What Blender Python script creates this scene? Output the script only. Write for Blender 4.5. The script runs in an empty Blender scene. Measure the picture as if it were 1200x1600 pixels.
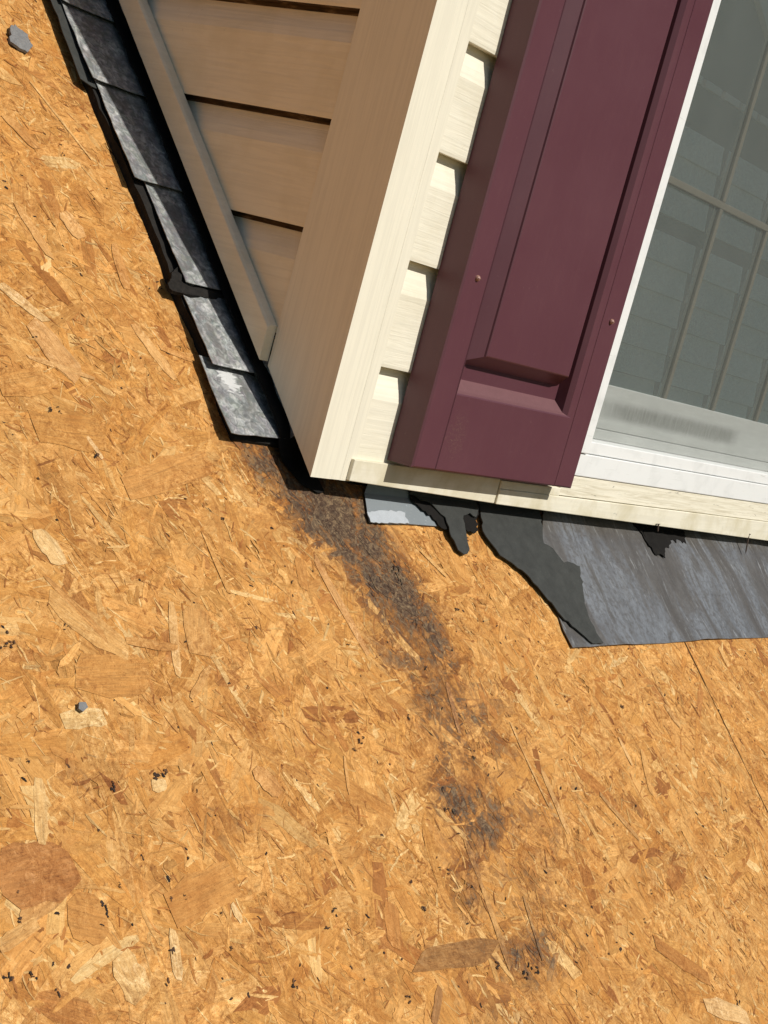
import bpy, math, random
import numpy as np
from mathutils import Vector, Matrix

R = math.radians
sc = bpy.context.scene
col = sc.collection

# ------------------------------------------------------------------ camera, light, exposure
cd = bpy.data.cameras.new('camera')
cam = bpy.data.objects.new('camera', cd)
col.objects.link(cam)
cd.sensor_fit = 'VERTICAL'; cd.sensor_height = 24.0; cd.lens = 24.0 * 2250 / 1600
cd.clip_start = 0.02; cd.clip_end = 400
cam.matrix_world = Matrix(((0.6244, -0.0575, -0.7790, -1.0439),
                           (-0.7359, 0.2912, -0.6113, -0.9185),
                           (0.2619, 0.9549, 0.1395, 0.1814),
                           (0, 0, 0, 1)))
sc.camera = cam

SUN_EL, SUN_AZ = 42.0, 9.0          # azimuth measured from -Y towards +X
w = bpy.data.worlds.new('World'); sc.world = w; w.use_nodes = True
nt = w.node_tree
bg = nt.nodes['Background']
sky = nt.nodes.new('ShaderNodeTexSky'); sky.sky_type = 'NISHITA'; sky.sun_disc = False
sky.sun_elevation = R(SUN_EL); sky.sun_rotation = R(180 - SUN_AZ)
nt.links.new(sky.outputs[0], bg.inputs[0]); bg.inputs[1].default_value = 0.058
sd = bpy.data.lights.new('sun', 'SUN'); sd.energy = 4.3; sd.angle = R(0.53); sd.color = (1.0, 0.955, 0.88)
sun = bpy.data.objects.new('sun', sd); col.objects.link(sun)
sdir = Vector((math.sin(R(SUN_AZ)) * math.cos(R(SUN_EL)), -math.cos(R(SUN_AZ)) * math.cos(R(SUN_EL)), math.sin(R(SUN_EL))))
sun.rotation_euler = sdir.to_track_quat('Z', 'Y').to_euler()
sun.location = (2, -6, 6)
sc.view_settings.view_transform = 'Standard'; sc.view_settings.look = 'None'
sc.view_settings.gamma = 1.0; sc.view_settings.exposure = 0.0

TH = R(42.7286)                      # roof pitch
H0 = -0.040                          # height of the roof deck under the wall corner
TAN = math.tan(TH)
rng = np.random.default_rng(7)
random.seed(7)

# ------------------------------------------------------------------ helpers
def tag(o, label=None, cat=None, group=None, kind=None):
    if label: o['label'] = label
    if cat: o['category'] = cat
    if group: o['group'] = group
    if kind: o['kind'] = kind
    return o

def empty(name, loc=(0, 0, 0), rot=(0, 0, 0), parent=None):
    o = bpy.data.objects.new(name, None); col.objects.link(o)
    o.location = loc; o.rotation_euler = rot; o.empty_display_size = 0.05
    if parent: o.parent = parent
    return o

class MB:
    def __init__(s): s.v = []; s.f = []; s.m = []
    def add(s, vs, fs, mi=0):
        b = len(s.v); s.v += [tuple(map(float, p)) for p in vs]
        for f in fs: s.f.append(tuple(b + i for i in f)); s.m.append(mi)
        return s
    def box(s, x0, x1, y0, y1, z0, z1, mi=0):
        v = [(x, y, z) for x in (x0, x1) for y in (y0, y1) for z in (z0, z1)]
        return s.add(v, [(0, 1, 3, 2), (4, 6, 7, 5), (0, 4, 5, 1), (2, 3, 7, 6), (0, 2, 6, 4), (1, 5, 7, 3)], mi)
    def hexa(s, bottom, top, mi=0):
        n = len(bottom)
        return s.add(list(bottom) + list(top), [tuple(range(n - 1, -1, -1)), tuple(range(n, 2 * n))] +
                     [(i, (i + 1) % n, n + (i + 1) % n, n + i) for i in range(n)], mi)
    def extrude(s, prof, a, b, fn, mi=0, mis=None, caps=True, closed=True):
        """prof: list of 2-D points; fn(p, t) gives the 3-D point at t = a and t = b"""
        n = len(prof)
        base = len(s.v)
        s.v += [tuple(map(float, fn(p, a))) for p in prof] + [tuple(map(float, fn(p, b))) for p in prof]
        for i in range(n if closed else n - 1):
            j = (i + 1) % n
            s.f.append((base + i, base + j, base + n + j, base + n + i)); s.m.append(mis[i] if mis else mi)
        if caps and closed:
            s.f.append(tuple(base + i for i in range(n - 1, -1, -1))); s.m.append(mi)
            s.f.append(tuple(base + n + i for i in range(n))); s.m.append(mi)
        return s
    def build(s, name, mats, parent=None, bevel=0, smooth=False):
        me = bpy.data.meshes.new(name); me.from_pydata(s.v, [], s.f)
        if not isinstance(mats, (list, tuple)): mats = [mats]
        for m in mats: me.materials.append(m)
        me.polygons.foreach_set('material_index', s.m)
        me.validate(); me.update()
        import bmesh
        bm = bmesh.new(); bm.from_mesh(me); bmesh.ops.recalc_face_normals(bm, faces=bm.faces); bm.to_mesh(me); bm.free()
        if smooth: me.polygons.foreach_set('use_smooth', [True] * len(me.polygons))
        o = bpy.data.objects.new(name, me); col.objects.link(o)
        if parent: o.parent = parent
        if bevel:
            b = o.modifiers.new('bevel', 'BEVEL'); b.width = bevel; b.segments = 2; b.limit_method = 'ANGLE'; b.angle_limit = R(30)
        return o

# ---- node shorthand
class NT:
    def __init__(s, name):
        s.m = bpy.data.materials.new(name); s.m.use_nodes = True
        s.t = s.m.node_tree; s.b = s.t.nodes['Principled BSDF']; s.out = s.t.nodes['Material Output']
    def n(s, typ, **k):
        nd = s.t.nodes.new(typ)
        for a, v in k.items(): setattr(nd, a, v)
        return nd
    def l(s, a, b): s.t.links.new(a, b)
    def coords(s, scale=(1, 1, 1), rot=(0, 0, 0), src='Object'):
        tc = s.n('ShaderNodeTexCoord'); mp = s.n('ShaderNodeMapping')
        mp.inputs['Scale'].default_value = scale; mp.inputs['Rotation'].default_value = rot
        s.l(tc.outputs[src], mp.inputs[0]); return mp.outputs[0]
    def noise(s, vec, scale=5, detail=4, rough=.55, dist=0):
        nd = s.n('ShaderNodeTexNoise'); nd.inputs['Scale'].default_value = scale
        nd.inputs['Detail'].default_value = detail; nd.inputs['Roughness'].default_value = rough
        nd.inputs['Distortion'].default_value = dist
        if vec is not None: s.l(vec, nd.inputs['Vector'])
        return nd.outputs['Fac']
    def ramp(s, fac, stops, interp='LINEAR'):
        nd = s.n('ShaderNodeValToRGB'); cr = nd.color_ramp; cr.interpolation = interp
        while len(cr.elements) > 1: cr.elements.remove(cr.elements[-1])
        cr.elements[0].position = stops[0][0]; cr.elements[0].color = c4(stops[0][1])
        for p, c in stops[1:]:
            e = cr.elements.new(p); e.color = c4(c)
        s.l(fac, nd.inputs[0]); return nd.outputs[0]
    def mix(s, a, b, fac, mode='MIX'):
        nd = s.n('ShaderNodeMix', data_type='RGBA', blend_type=mode)
        s.set(nd.inputs[0], fac); s.set(nd.inputs[6], a); s.set(nd.inputs[7], b)
        return nd.outputs[2]
    def set(s, inp, v):
        if hasattr(v, 'links'): s.l(v, inp)
        elif isinstance(v, (tuple, list)): inp.default_value = c4(v)
        else: inp.default_value = v
    def math(s, op, a, b=0.0, clamp=False):
        nd = s.n('ShaderNodeMath', operation=op, use_clamp=clamp)
        s.set(nd.inputs[0], a); s.set(nd.inputs[1], b); return nd.outputs[0]
    def bump(s, h, strength=.3, dist=.001, prev=None):
        nd = s.n('ShaderNodeBump'); nd.inputs['Strength'].default_value = strength; nd.inputs['Distance'].default_value = dist
        s.l(h, nd.inputs['Height'])
        if prev is not None: s.l(prev, nd.inputs['Normal'])
        s.l(nd.outputs[0], s.b.inputs['Normal']); return nd.outputs[0]
    def fin(s, color, rough=.6, metal=0, spec=.5):
        s.set(s.b.inputs['Base Color'], color); s.set(s.b.inputs['Roughness'], rough)
        s.set(s.b.inputs['Metallic'], metal); s.b.inputs['Specular IOR Level'].default_value = spec
        return s.m
def c4(c):
    if isinstance(c, (int, float)): return (c, c, c, 1)
    return tuple(c) + (1,) if len(c) == 3 else tuple(c)
def lin(r, g, b):
    return tuple(((v / 255 + .055) / 1.055) ** 2.4 if v / 255 > .04045 else v / 255 / 12.92 for v in (r, g, b))

# ------------------------------------------------------------------ materials
def mat_vinyl(name, base, grain_axis, dirt=.5, grain=.5):
    """embossed wood-grain vinyl; grain_axis 'x' on the front, 'y' on the side, 'z' on vertical posts"""
    k = NT(name)
    sc_ = {'x': (6, 60, 150), 'y': (60, 6, 150), 'z': (160, 160, 5)}[grain_axis]
    v = k.coords(sc_)
    g = k.noise(v, 1.6, 3, .6, .6)
    fine = k.noise(k.coords(), 900, 2, .5)
    blot = k.noise(k.coords(), 14, 5, .65, .3)
    c = k.mix(base, tuple(b * .93 for b in base), k.ramp(g, [(.42, 0.0), (.62, 1.0)]))
    dcol = tuple(b * f for b, f in zip(base, (.80, .77, .68)))
    c = k.mix(c, dcol, k.math('MULTIPLY', k.ramp(blot, [(.45, 0.0), (.75, 1.0)]), dirt))
    scr = k.noise(k.coords((30, 30, 30), (0, .5, .3)), 1.0, 6, .8, 2.5)
    c = k.mix(c, tuple(b * .62 for b in base), k.math('MULTIPLY', k.ramp(scr, [(.63, 0.0), (.70, 1.0)]), dirt * .6))
    n1 = k.bump(g, grain, .0006)
    k.bump(fine, .12, .0003, n1)
    return k.fin(c, .55, 0, .35)

CREAM = (.79, .745, .61)
M_front = mat_vinyl('cream_siding_front', CREAM, 'x', .5, .9)
M_side = mat_vinyl('cream_siding_warm_bounce', (.82, .75, .585), 'y', .6, .8)  # yellower copy of the cream, with warm bounce light put into the colour
M_post = mat_vinyl('cream_corner_post', CREAM, 'z', .12, .2)
M_trim = mat_vinyl('cream_trim', tuple(c * 1.0 for c in CREAM), 'x', 1.6, .12)

def mat_dirtytrim():
    k = NT('dirty_cream_sill'); base = CREAM
    n = k.noise(k.coords((5, 40, 130)), 2.2, 6, .7, .8)
    c = k.mix(base, (.46, .40, .27), k.ramp(n, [(.44, 0.0), (.66, .6)]))
    s2 = k.noise(k.coords((30, 30, 260)), 1.0, 3, .6, 1.0)
    c = k.mix(c, (.10, .085, .06), k.ramp(s2, [(.66, 0.0), (.74, .8)]))
    k.bump(n, .3, .0008)
    return k.fin(c, .6, 0, .3)
M_dirtytrim = mat_dirtytrim()

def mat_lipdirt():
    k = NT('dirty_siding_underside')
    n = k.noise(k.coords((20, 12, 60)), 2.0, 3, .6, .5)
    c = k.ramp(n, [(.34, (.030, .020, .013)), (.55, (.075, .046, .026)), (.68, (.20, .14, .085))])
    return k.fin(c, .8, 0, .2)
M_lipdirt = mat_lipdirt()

def mat_white():
    k = NT('white_vinyl')
    n = k.noise(k.coords(), 25, 5, .6, .4)
    c = k.mix((.80, .81, .80), (.62, .63, .62), k.ramp(n, [(.5, 0.0), (.8, .8)]))
    s2 = k.noise(k.coords((12, 40, 200)), 1.0, 5, .7, 1.0)
    c = k.mix(c, (.45, .44, .40), k.ramp(s2, [(.62, 0.0), (.74, .7)]))
    k.bump(n, .1, .0005)
    return k.fin(c, .35, 0, .5)
M_white = mat_white()

def mat_maroon():
    k = NT('maroon_plastic')
    n = k.noise(k.coords((2, 2, 2)), 4, 5, .6)
    fine = k.noise(k.coords((190, 190, 30)), 1.2, 3, .6)
    c = k.mix((.092, .032, .043), (.112, .039, .050), n)
    c = k.mix(c, (.15, .062, .064), k.math('MULTIPLY', k.ramp(fine, [(.5, 0.0), (.72, 1.0)]), .12))
    dust = k.noise(k.coords(), 190, 4, .8)
    c = k.mix(c, (.30, .19, .17), k.math('MULTIPLY', k.ramp(dust, [(.66, 0.0), (.74, 1.0)]), .35))
    # scuff with a place of its own near the bottom rail
    tc = k.n('ShaderNodeTexCoord'); vs = k.n('ShaderNodeVectorMath', operation='DISTANCE')
    mp = k.n('ShaderNodeMapping'); mp.inputs['Scale'].default_value = (1, 1, .7)
    k.l(tc.outputs['Object'], mp.inputs[0]); k.l(mp.outputs[0], vs.inputs[0]); vs.inputs[1].default_value = (.168, -.035, .066 * .7)
    near = k.ramp(vs.outputs['Value'], [(.004, 1.0), (.022, 0.0)])
    sn = k.noise(k.coords((200, 1, 500)), 1.0, 4, .8, 1.5)
    c = k.mix(c, (.26, .20, .13), k.math('MULTIPLY', k.math('MULTIPLY', near, k.ramp(sn, [(.52, 0.0), (.66, 1.0)])), .45))
    n1 = k.bump(fine, .18, .0003)
    return k.fin(c, k.ramp(n, [(.3, .36), (.7, .5)]), 0, .42)
M_maroon = mat_maroon()

def mat_galv(name, c0, c1, c2, scale=90, rough=.42, metal=.35, rot=0.0, streak=False):
    k = NT(name)
    v = k.coords((1, .22, 1) if streak else (1, 1, 1), (0, 0, rot))
    n = k.noise(v, scale, 4, .65, .8)
    big = k.noise(k.coords((1, .6, 1)), 34, 5, .65, .8)
    c = k.ramp(n, [(.32, c0), (.5, c1), (.70, c2)])
    c = k.mix(c, tuple(x * .45 for x in c1), k.ramp(big, [(.44, 0.0), (.62, .8)]))
    vor = k.n('ShaderNodeTexVoronoi'); vor.inputs['Scale'].default_value = 140; k.l(v, vor.inputs['Vector'])
    c = k.mix(c, vor.outputs['Color'], .05, 'SOFT_LIGHT')
    tc = k.n('ShaderNodeTexCoord'); dd = k.n('ShaderNodeVectorMath', operation='DISTANCE'); dd.inputs[1].default_value = (-.040, .146, .014)
    k.l(tc.outputs['Object'], dd.inputs[0])
    sm = k.math('ADD', k.ramp(dd.outputs['Value'], [(.0, .62), (.030, .0)]), k.noise(k.coords((1, 2.5, 1)), 70, 4, .6, 1.0))
    c = k.mix(c, (.66, .67, .66), k.ramp(sm, [(.80, 0.0), (.92, .85)]))
    k.bump(n, .25, .0006)
    return k.fin(c, k.ramp(n, [(.3, rough + .15), (.7, rough - .08)]), metal, .5)
M_step = mat_galv('weathered_step_metal', (.12, .127, .126), (.27, .278, .275), (.58, .59, .58), 120, .5, .15)

def mat_apron():
    k = NT('streaked_apron_metal')
    v = k.coords((1, .16, 1), (0, 0, .22))
    n = k.noise(v, 150, 5, .65, .6)
    wide = k.noise(k.coords((1, .28, 1), (0, 0, .22)), 17, 6, .62, .9)
    fine = k.noise(k.coords(), 160, 4, .7)
    c = k.ramp(wide, [(.34, (.105, .096, .086)), (.45, (.145, .138, .130)), (.53, (.178, .185, .195)), (.58, (.225, .238, .255)), (.66, (.13, .125, .118))])
    c = k.mix(c, (.50, .51, .50), k.ramp(n, [(.60, 0.0), (.72, .75)]))
    c = k.mix(c, (.06, .058, .055), k.ramp(n, [(.25, .7), (.40, 0.0)]))
    c = k.mix(c, (.10, .092, .084), k.ramp(fine, [(.46, 0.0), (.66, .7)]))
    sp = k.noise(k.coords(), 300, 2, .5)
    c = k.mix(c, (.03, .03, .03), k.ramp(sp, [(.73, 0.0), (.77, .9)]))
    n1 = k.bump(n, .35, .001)
    k.bump(fine, .2, .0005, n1)
    return k.fin(c, k.ramp(n, [(.3, .50), (.7, .30)]), .35, .5)
M_apron = mat_apron()

def mat_flat(name, base, var=.25, scale=60, rough=.8, spec=.25, bump=.3):
    k = NT(name)
    n = k.noise(k.coords(), scale, 5, .65, .4)
    f = k.noise(k.coords(), scale * 9, 2, .6)
    c = k.mix(tuple(b * (1 - var) for b in base), tuple(min(1, b * (1 + var)) for b in base), n)
    c = k.mix(c, tuple(min(1, b * 2.0 + .01) for b in base), k.ramp(f, [(.64, 0.0), (.74, .5)]))
    k.bump(n, bump, .001)
    return k.fin(c, rough, 0, spec)
M_maroondust = mat_flat('dusty_maroon_ledge', (.150, .068, .074), .15, 90, .7, .3, .2)
M_membrane = mat_flat('dark_grey_membrane', (.038, .040, .037), .55, 70, .7, .25, .8)
M_felt = mat_flat('black_felt', (.011, .010, .009), .5, 80, .9, .15)
M_shingleold = mat_flat('old_black_shingle', (.022, .020, .018), .6, 150, .95, .1, .8)
M_paint = mat_flat('pale_grey_metal', (.20, .225, .24), .08, 40, .5, .4, .1)
M_paintsunlit = mat_flat('sunlit_grey_metal', (.40, .43, .46), .15, 120, .6, .4, .3)  # brighter copy of the flashing grey, sunlight put into the colour
M_chip = mat_flat('slate_grey_chip', (.19, .19, .19), .5, 300, .8, .2, .8)
M_screw = mat_flat('painted_screw', (.30, .16, .12), .1, 60, .4, .5, .1)
M_nail = mat_flat('rusty_nail', (.055, .035, .025), .4, 300, .7, .3, .3)
M_dark = mat_flat('dark_interior', (.035, .036, .034), .2, 5, .9)
M_muntin = mat_flat('tan_muntin', (.15, .14, .105), .1, 30, .5, .3, .0)
M_splinter = mat_flat('pale_wood_splinter', (.62, .42, .19), .2, 200, .8, .2, .4)
M_grass = mat_flat('lawn_green', (.05, .08, .025), .4, 3, .95, .1)
M_fascia = mat_flat('far_fascia', (.55, .56, .53), .1, 10, .6)
M_wallfar = mat_flat('far_dark_siding', (.05, .065, .058), .15, 4, .8)

def mat_sash():
    k = NT('grimy_white_sash')
    tc = k.n('ShaderNodeTexCoord'); sp = k.n('ShaderNodeSeparateXYZ'); k.l(tc.outputs['Object'], sp.inputs[0])
    n = k.noise(k.coords((5, 1, 40)), 3, 5, .7, .4)
    f = k.noise(k.coords((220, 1, 25)), 1.0, 3, .7)
    band = k.math('MULTIPLY', k.ramp(sp.outputs[2], [(.110, 0.0), (.118, 1.0), (.131, 1.0), (.139, 0.0)]),
                  k.ramp(sp.outputs[0], [(.52, .1), (.62, .9), (.93, .8), (.97, 0.0)]))
    c = k.mix((.62, .64, .61), (.42, .43, .40), n)
    c = k.mix(c, (.16, .16, .14), k.math('MULTIPLY', band, k.ramp(f, [(.3, .55), (.7, 1.0)])))
    return k.fin(c, .5, 0, .4)
M_sash = mat_sash()

def mat_glass():
    k = NT('coated_window_glass')
    t = k.n('ShaderNodeBsdfTransparent'); t.inputs[0].default_value = (.55, .60, .57, 1)
    g = k.n('ShaderNodeBsdfGlossy'); g.inputs['Roughness'].default_value = .0; g.inputs['Color'].default_value = (.86, .97, .93, 1)
    d = k.n('ShaderNodeBsdfDiffuse'); d.inputs['Color'].default_value = (.40, .45, .42, 1)  # pale diffuse veil mixed in to imitate glare on the pane
    nz = k.noise(k.coords((1, 1, 1.4)), 1.6, 2, .5)
    bp = k.n('ShaderNodeBump'); bp.inputs['Strength'].default_value = .05; bp.inputs['Distance'].default_value = .002
    k.l(nz, bp.inputs['Height']); k.l(bp.outputs[0], g.inputs['Normal'])
    fr = k.n('ShaderNodeFresnel'); fr.inputs['IOR'].default_value = 1.5
    fac = k.math('ADD', k.math('MULTIPLY', fr.outputs[0], 1.0), GLOSS, True)
    m1 = k.n('ShaderNodeMixShader'); k.l(fac, m1.inputs[0]); k.l(t.outputs[0], m1.inputs[1]); k.l(g.outputs[0], m1.inputs[2])
    m2 = k.n('ShaderNodeMixShader'); m2.inputs[0].default_value = .15; k.l(m1.outputs[0], m2.inputs[1]); k.l(d.outputs[0], m2.inputs[2])
    k.l(m2.outputs[0], k.out.inputs[0]); return k.m
GLOSS = .64
M_glass = mat_glass()

def mat_screen():
    k = NT('insect_mesh')
    t = k.n('ShaderNodeBsdfTransparent'); d = k.n('ShaderNodeBsdfDiffuse'); d.inputs['Color'].default_value = (.20, .215, .205, 1)
    n = k.noise(k.coords((3, 1, 3)), 4, 4, .6)
    m = k.n('ShaderNodeMixShader'); k.l(k.ramp(n, [(.3, .26), (.7, .34)]), m.inputs[0])
    k.l(t.outputs[0], m.inputs[1]); k.l(d.outputs[0], m.inputs[2]); k.l(m.outputs[0], k.out.inputs[0]); return k.m
M_screen = mat_screen()

def mat_shingle():
    k = NT('grey_asphalt_shingle')
    at = k.n('ShaderNodeAttribute', attribute_name='tint')
    n = k.noise(k.coords(), 90, 4, .7)
    c = k.mix(at.outputs['Color'], (.0, .0, .0), k.ramp(n, [(.35, .35), (.65, 0.0)]))
    k.bump(n, .3, .002)
    return k.fin(c, .9, 0, .15)
M_shingle = mat_shingle()

def mat_osb():
    k = NT('osb_strands')
    at = k.n('ShaderNodeAttribute', attribute_name='tint')
    gr = k.n('ShaderNodeAttribute', attribute_name='grain')
    st = k.n('ShaderNodeAttribute', attribute_name='stain')
    mp = k.n('ShaderNodeMapping'); mp.inputs['Scale'].default_value = (55, 900, 1); k.l(gr.outputs['Vector'], mp.inputs[0])
    g1 = k.noise(mp.outputs[0], 1.0, 3, .65, .5)
    mp2 = k.n('ShaderNodeMapping'); mp2.inputs['Scale'].default_value = (18, 260, 1); k.l(gr.outputs['Vector'], mp2.inputs[0])
    g2 = k.noise(mp2.outputs[0], 1.0, 4, .7, 1.2)
    ob = k.coords()
    c = at.outputs['Color']
    c = k.mix(c, k.ramp(g1, [(.25, .72), (.5, 1.0), (.75, 1.18)]), .85, 'MULTIPLY')
    c = k.mix(c, k.ramp(g2, [(.30, .66), (.48, 1.0), (.70, 1.15)]), .75, 'MULTIPLY')
    # resin and weathering blotches
    w1 = k.noise(ob, 26, 5, .65, .6)
    c = k.mix(c, k.ramp(w1, [(.32, (.78, .68, .57)), (.5, (1, 1, 1)), (.7, (1.10, 1.13, 1.18))]), .9, 'MULTIPLY')
    sq = k.noise(ob, 75, 5, .62, 2.6); sq2 = k.noise(ob, 150, 4, .65, 3.2); msk = k.noise(ob, 16, 3, .6)
    mm = k.ramp(msk, [(.38, .25), (.60, 1.0)])
    c = k.mix(c, k.mix(c, k.ramp(sq, [(.30, (.52, .41, .31)), (.42, (.88, .83, .76)), (.52, (1, 1, 1)), (.60, (1.14, 1.22, 1.38)), (.70, (1.30, 1.48, 1.95))]), 1.0, 'MULTIPLY'), k.math('MULTIPLY', mm, 1.0))
    ln = k.ramp(sq2, [(.455, (1, 1, 1)), (.485, (.55, .43, .33)), (.50, (.55, .43, .33)), (.53, (1.10, 1.16, 1.28)), (.58, (1, 1, 1))])
    c = k.mix(c, k.mix(c, ln, 1.0, 'MULTIPLY'), k.math('MULTIPLY', mm, .75))
    fib = k.noise(ob, 300, 4, .75, 1.6)
    c = k.mix(c, k.ramp(fib, [(.32, (.52, .41, .31)), (.43, (1, 1, 1)), (.57, (1, 1, 1)), (.68, (1.25, 1.36, 1.6))]), .9, 'MULTIPLY')
    # water stain and mould with a shape of its own, broken up by noise
    n1 = k.noise(ob, 55, 6, .72, 1.2); n2 = k.noise(ob, 130, 6, .78, 1.4)
    m = k.math('ADD', st.outputs['Fac'], k.math('MULTIPLY', k.math('SUBTRACT', n1, .5), 2.0))
    m = k.math('ADD', m, k.math('MULTIPLY', k.math('SUBTRACT', n2, .5), 1.5))
    sx_ = k.n('ShaderNodeSeparateXYZ'); k.l(gr.outputs['Vector'], sx_.inputs[0])
    wn = k.n('ShaderNodeTexWhiteNoise', noise_dimensions='1D'); k.l(sx_.outputs[2], wn.inputs['W'])
    m = k.math('ADD', m, k.math('MULTIPLY', k.math('SUBTRACT', wn.outputs['Value'], .5), .75))
    lit = k.math('MULTIPLY', st.outputs['Fac'], 3.0, True)
    brown = k.math('MULTIPLY', k.ramp(m, [(.0, 0.0), (.45, 1.0)]), lit)
    c = k.mix(c, k.mix(c, (.50, .43, .41), 1.0, 'MULTIPLY'), brown)
    grey = k.math('MULTIPLY', k.ramp(m, [(.50, 0.0), (.92, 1.0)]), lit)
    c = k.mix(c, k.mix(k.ramp(n2, [(.38, (.010, .009, .008)), (.46, (.052, .042, .032)), (.54, (.135, .100, .062)), (.64, (.34, .25, .14))]), k.mix(c, (.30, .26, .26), 1.0, 'MULTIPLY'), .35), k.math('MULTIPLY', grey, .95))
    n_ = k.bump(g1, .35, .0006)
    k.bump(fib, .5, .0006, n_)
    return k.fin(c, .72, 0, .25)
M_osb = mat_osb()
M_osbedge = mat_flat('osb_edge', (.16, .085, .035), .5, 200, .9)

# ------------------------------------------------------------------ the roof deck: two OSB panels made of strands
deck = empty('roof_deck', (0, 0, H0), (TH, 0, 0))
tag(deck, 'bare orange OSB roof sheathing with a dark water stain below the wall corner', 'roof deck')
SEAM = 0.672

PAL = np.array([lin(*c) for c in [(223, 164, 90), (213, 151, 76), (231, 175, 102), (220, 159, 86), (206, 143, 70), (227, 167, 93), (214, 154, 79)]]) / 1.36
PALE = np.array([lin(*c) for c in [(234, 188, 120), (229, 178, 106), (240, 197, 130), (226, 173, 102)]]) / 1.36
BROWN = np.array([lin(*c) for c in [(196, 134, 68), (188, 125, 60), (176, 114, 56), (202, 140, 74), (164, 104, 50)]]) / 1.36
DARKC = np.array([lin(*c) for c in [(60, 42, 30), (36, 28, 24), (90, 60, 38)]]) / 1.36

# stain: spots (x, s, rx, rs, strength)
STAIN = [(-.032, .085, .022, .022, .55), (-.012, .058, .026, .028, .75), (.012, .060, .024, .024, .7), (.025, .029, .030, .030, 1.05), (.050, .005, .034, .030, 1.25),
         (.085, .018, .024, .026, .85), (.055, -.020, .024, .026, 1.0), (.078, -.035, .030, .030, 1.05), (.104, -.010, .014, .028, .8), (.086, -.062, .030, .030, .95), (.112, -.085, .024, .028, 1.0),
         (.105, -.110, .030, .028, .78), (.128, -.125, .022, .028, .80), (.118, -.155, .030, .034, .62), (.110, -.190, .034, .036, .60),
         (.106, -.230, .036, .04, .50), (.092, -.275, .034, .034, .48), (.066, -.304, .026, .020, .85), (.092, -.330, .030, .016, .72), (.060, -.330, .016, .026, .6),
         (.052, -.352, .020, .018, .50), (.03, -.388, .026, .026, .34), (.075, -.452, .040, .012, .62), (.10, -.465, .05, .02, .35), (.13, -.30, .04, .05, .32), (.17, -.34, .045, .04, .26),
         (.15, -.22, .045, .06, .32), (.055, -.150, .022, .020, .42), (.022, -.445, .05, .03, .25), (.0, -.51, .05, .03, .25), (.12, -.40, .05, .05, .25),
         (-.37, .46, .03, .035, .3), (-.24, -.29, .045, .012, .2), (-.355, -.235, .02, .02, .2), (.30, -.33, .05, .02, .2), (.38, -.40, .06, .02, .2)]
def stain_at(x, s):
    m = np.zeros_like(x)
    for cx, cs, rx, rs, a in STAIN:
        q = ((x - cx) / (rx * 1.45)) ** 2 + ((s - cs) / (rs * 1.35)) ** 2
        m = np.maximum(m, a * np.exp(-q * .8))
    m = m * np.where(s > -.13, 1.22, 1.0)
    return m

NST = 7
def strands(cx, cs, ang, L, W, z0, cols, bend=.03, rag=.35, tilt=1.0, sk=.5, tap=(.15, .95)):
    n = len(cx)
    t = np.linspace(-.5, .5, NST)[None, :].repeat(n, 0)
    prof = 1 - rng.uniform(tap[0], tap[1], (n, 1)) * np.abs(2 * t) ** rng.uniform(2.5, 7, (n, 1))
    wt = W[:, None] * .5 * prof * (1 + rag * .6 * rng.normal(0, 1, (n, NST)).clip(-1.6, 1.6) * .5)
    wb = W[:, None] * .5 * prof * (1 + rag * .6 * rng.normal(0, 1, (n, NST)).clip(-1.6, 1.6) * .5)
    cen = bend * L[:, None] * rng.normal(0, 1, (n, 1)) * (1 - 4 * t ** 2)
    ut = t * L[:, None] + rng.normal(0, 1, (n, NST)) * L[:, None] * .012
    ub = t * L[:, None] + rng.normal(0, 1, (n, NST)) * L[:, None] * .012
    skew = rng.normal(0, sk, (n, 1)) * np.minimum(W, L * .15)[:, None]
    endm = (np.abs(t) > .45)
    ut = ut + endm * skew * .5; ub = ub - endm * skew * .5
    U = np.stack([ut, ub], 2).reshape(n, -1); V = np.stack([cen + wt, cen - wb], 2).reshape(n, -1)
    ca, sa = np.cos(ang)[:, None], np.sin(ang)[:, None]
    X = cx[:, None] + U * ca - V * sa; S = cs[:, None] + U * sa + V * ca
    Z = z0[:, None] + U * rng.normal(0, .008, (n, 1)) * tilt + V * rng.normal(0, .035, (n, 1)) * tilt
    Z = np.clip(Z, .00005, .0035)
    seed = rng.uniform(0, 900, (n, 1)).repeat(2 * NST, 1)
    off = rng.uniform(0, 50, (n, 1))
    co = np.stack([X, S, Z], 2).reshape(-1, 3)
    gr = np.stack([U + off, V + off * .7, seed], 2).reshape(-1, 3)
    cl = cols[:, None, :].repeat(2 * NST, 1).reshape(-1, 3)
    return co, gr, cl

def pick(pal, n, j=.10):
    a = pal[rng.integers(0, len(pal), n)]
    b = pal[rng.integers(0, len(pal), n)]
    f = rng.uniform(0, 1, (n, 1))
    return np.clip((a * f + b * (1 - f)) * (1 + rng.normal(0, j, (n, 1))), .005, .95)

def angles(n):
    # strands lie every way, a little more often along two directions
    a = rng.uniform(0, math.pi, n)
    k = rng.random(n)
    a = np.where(k < .35, rng.normal(R(-62), R(24), n), a)
    a = np.where(k > .82, rng.normal(R(12), R(20), n), a)
    return a

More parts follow.
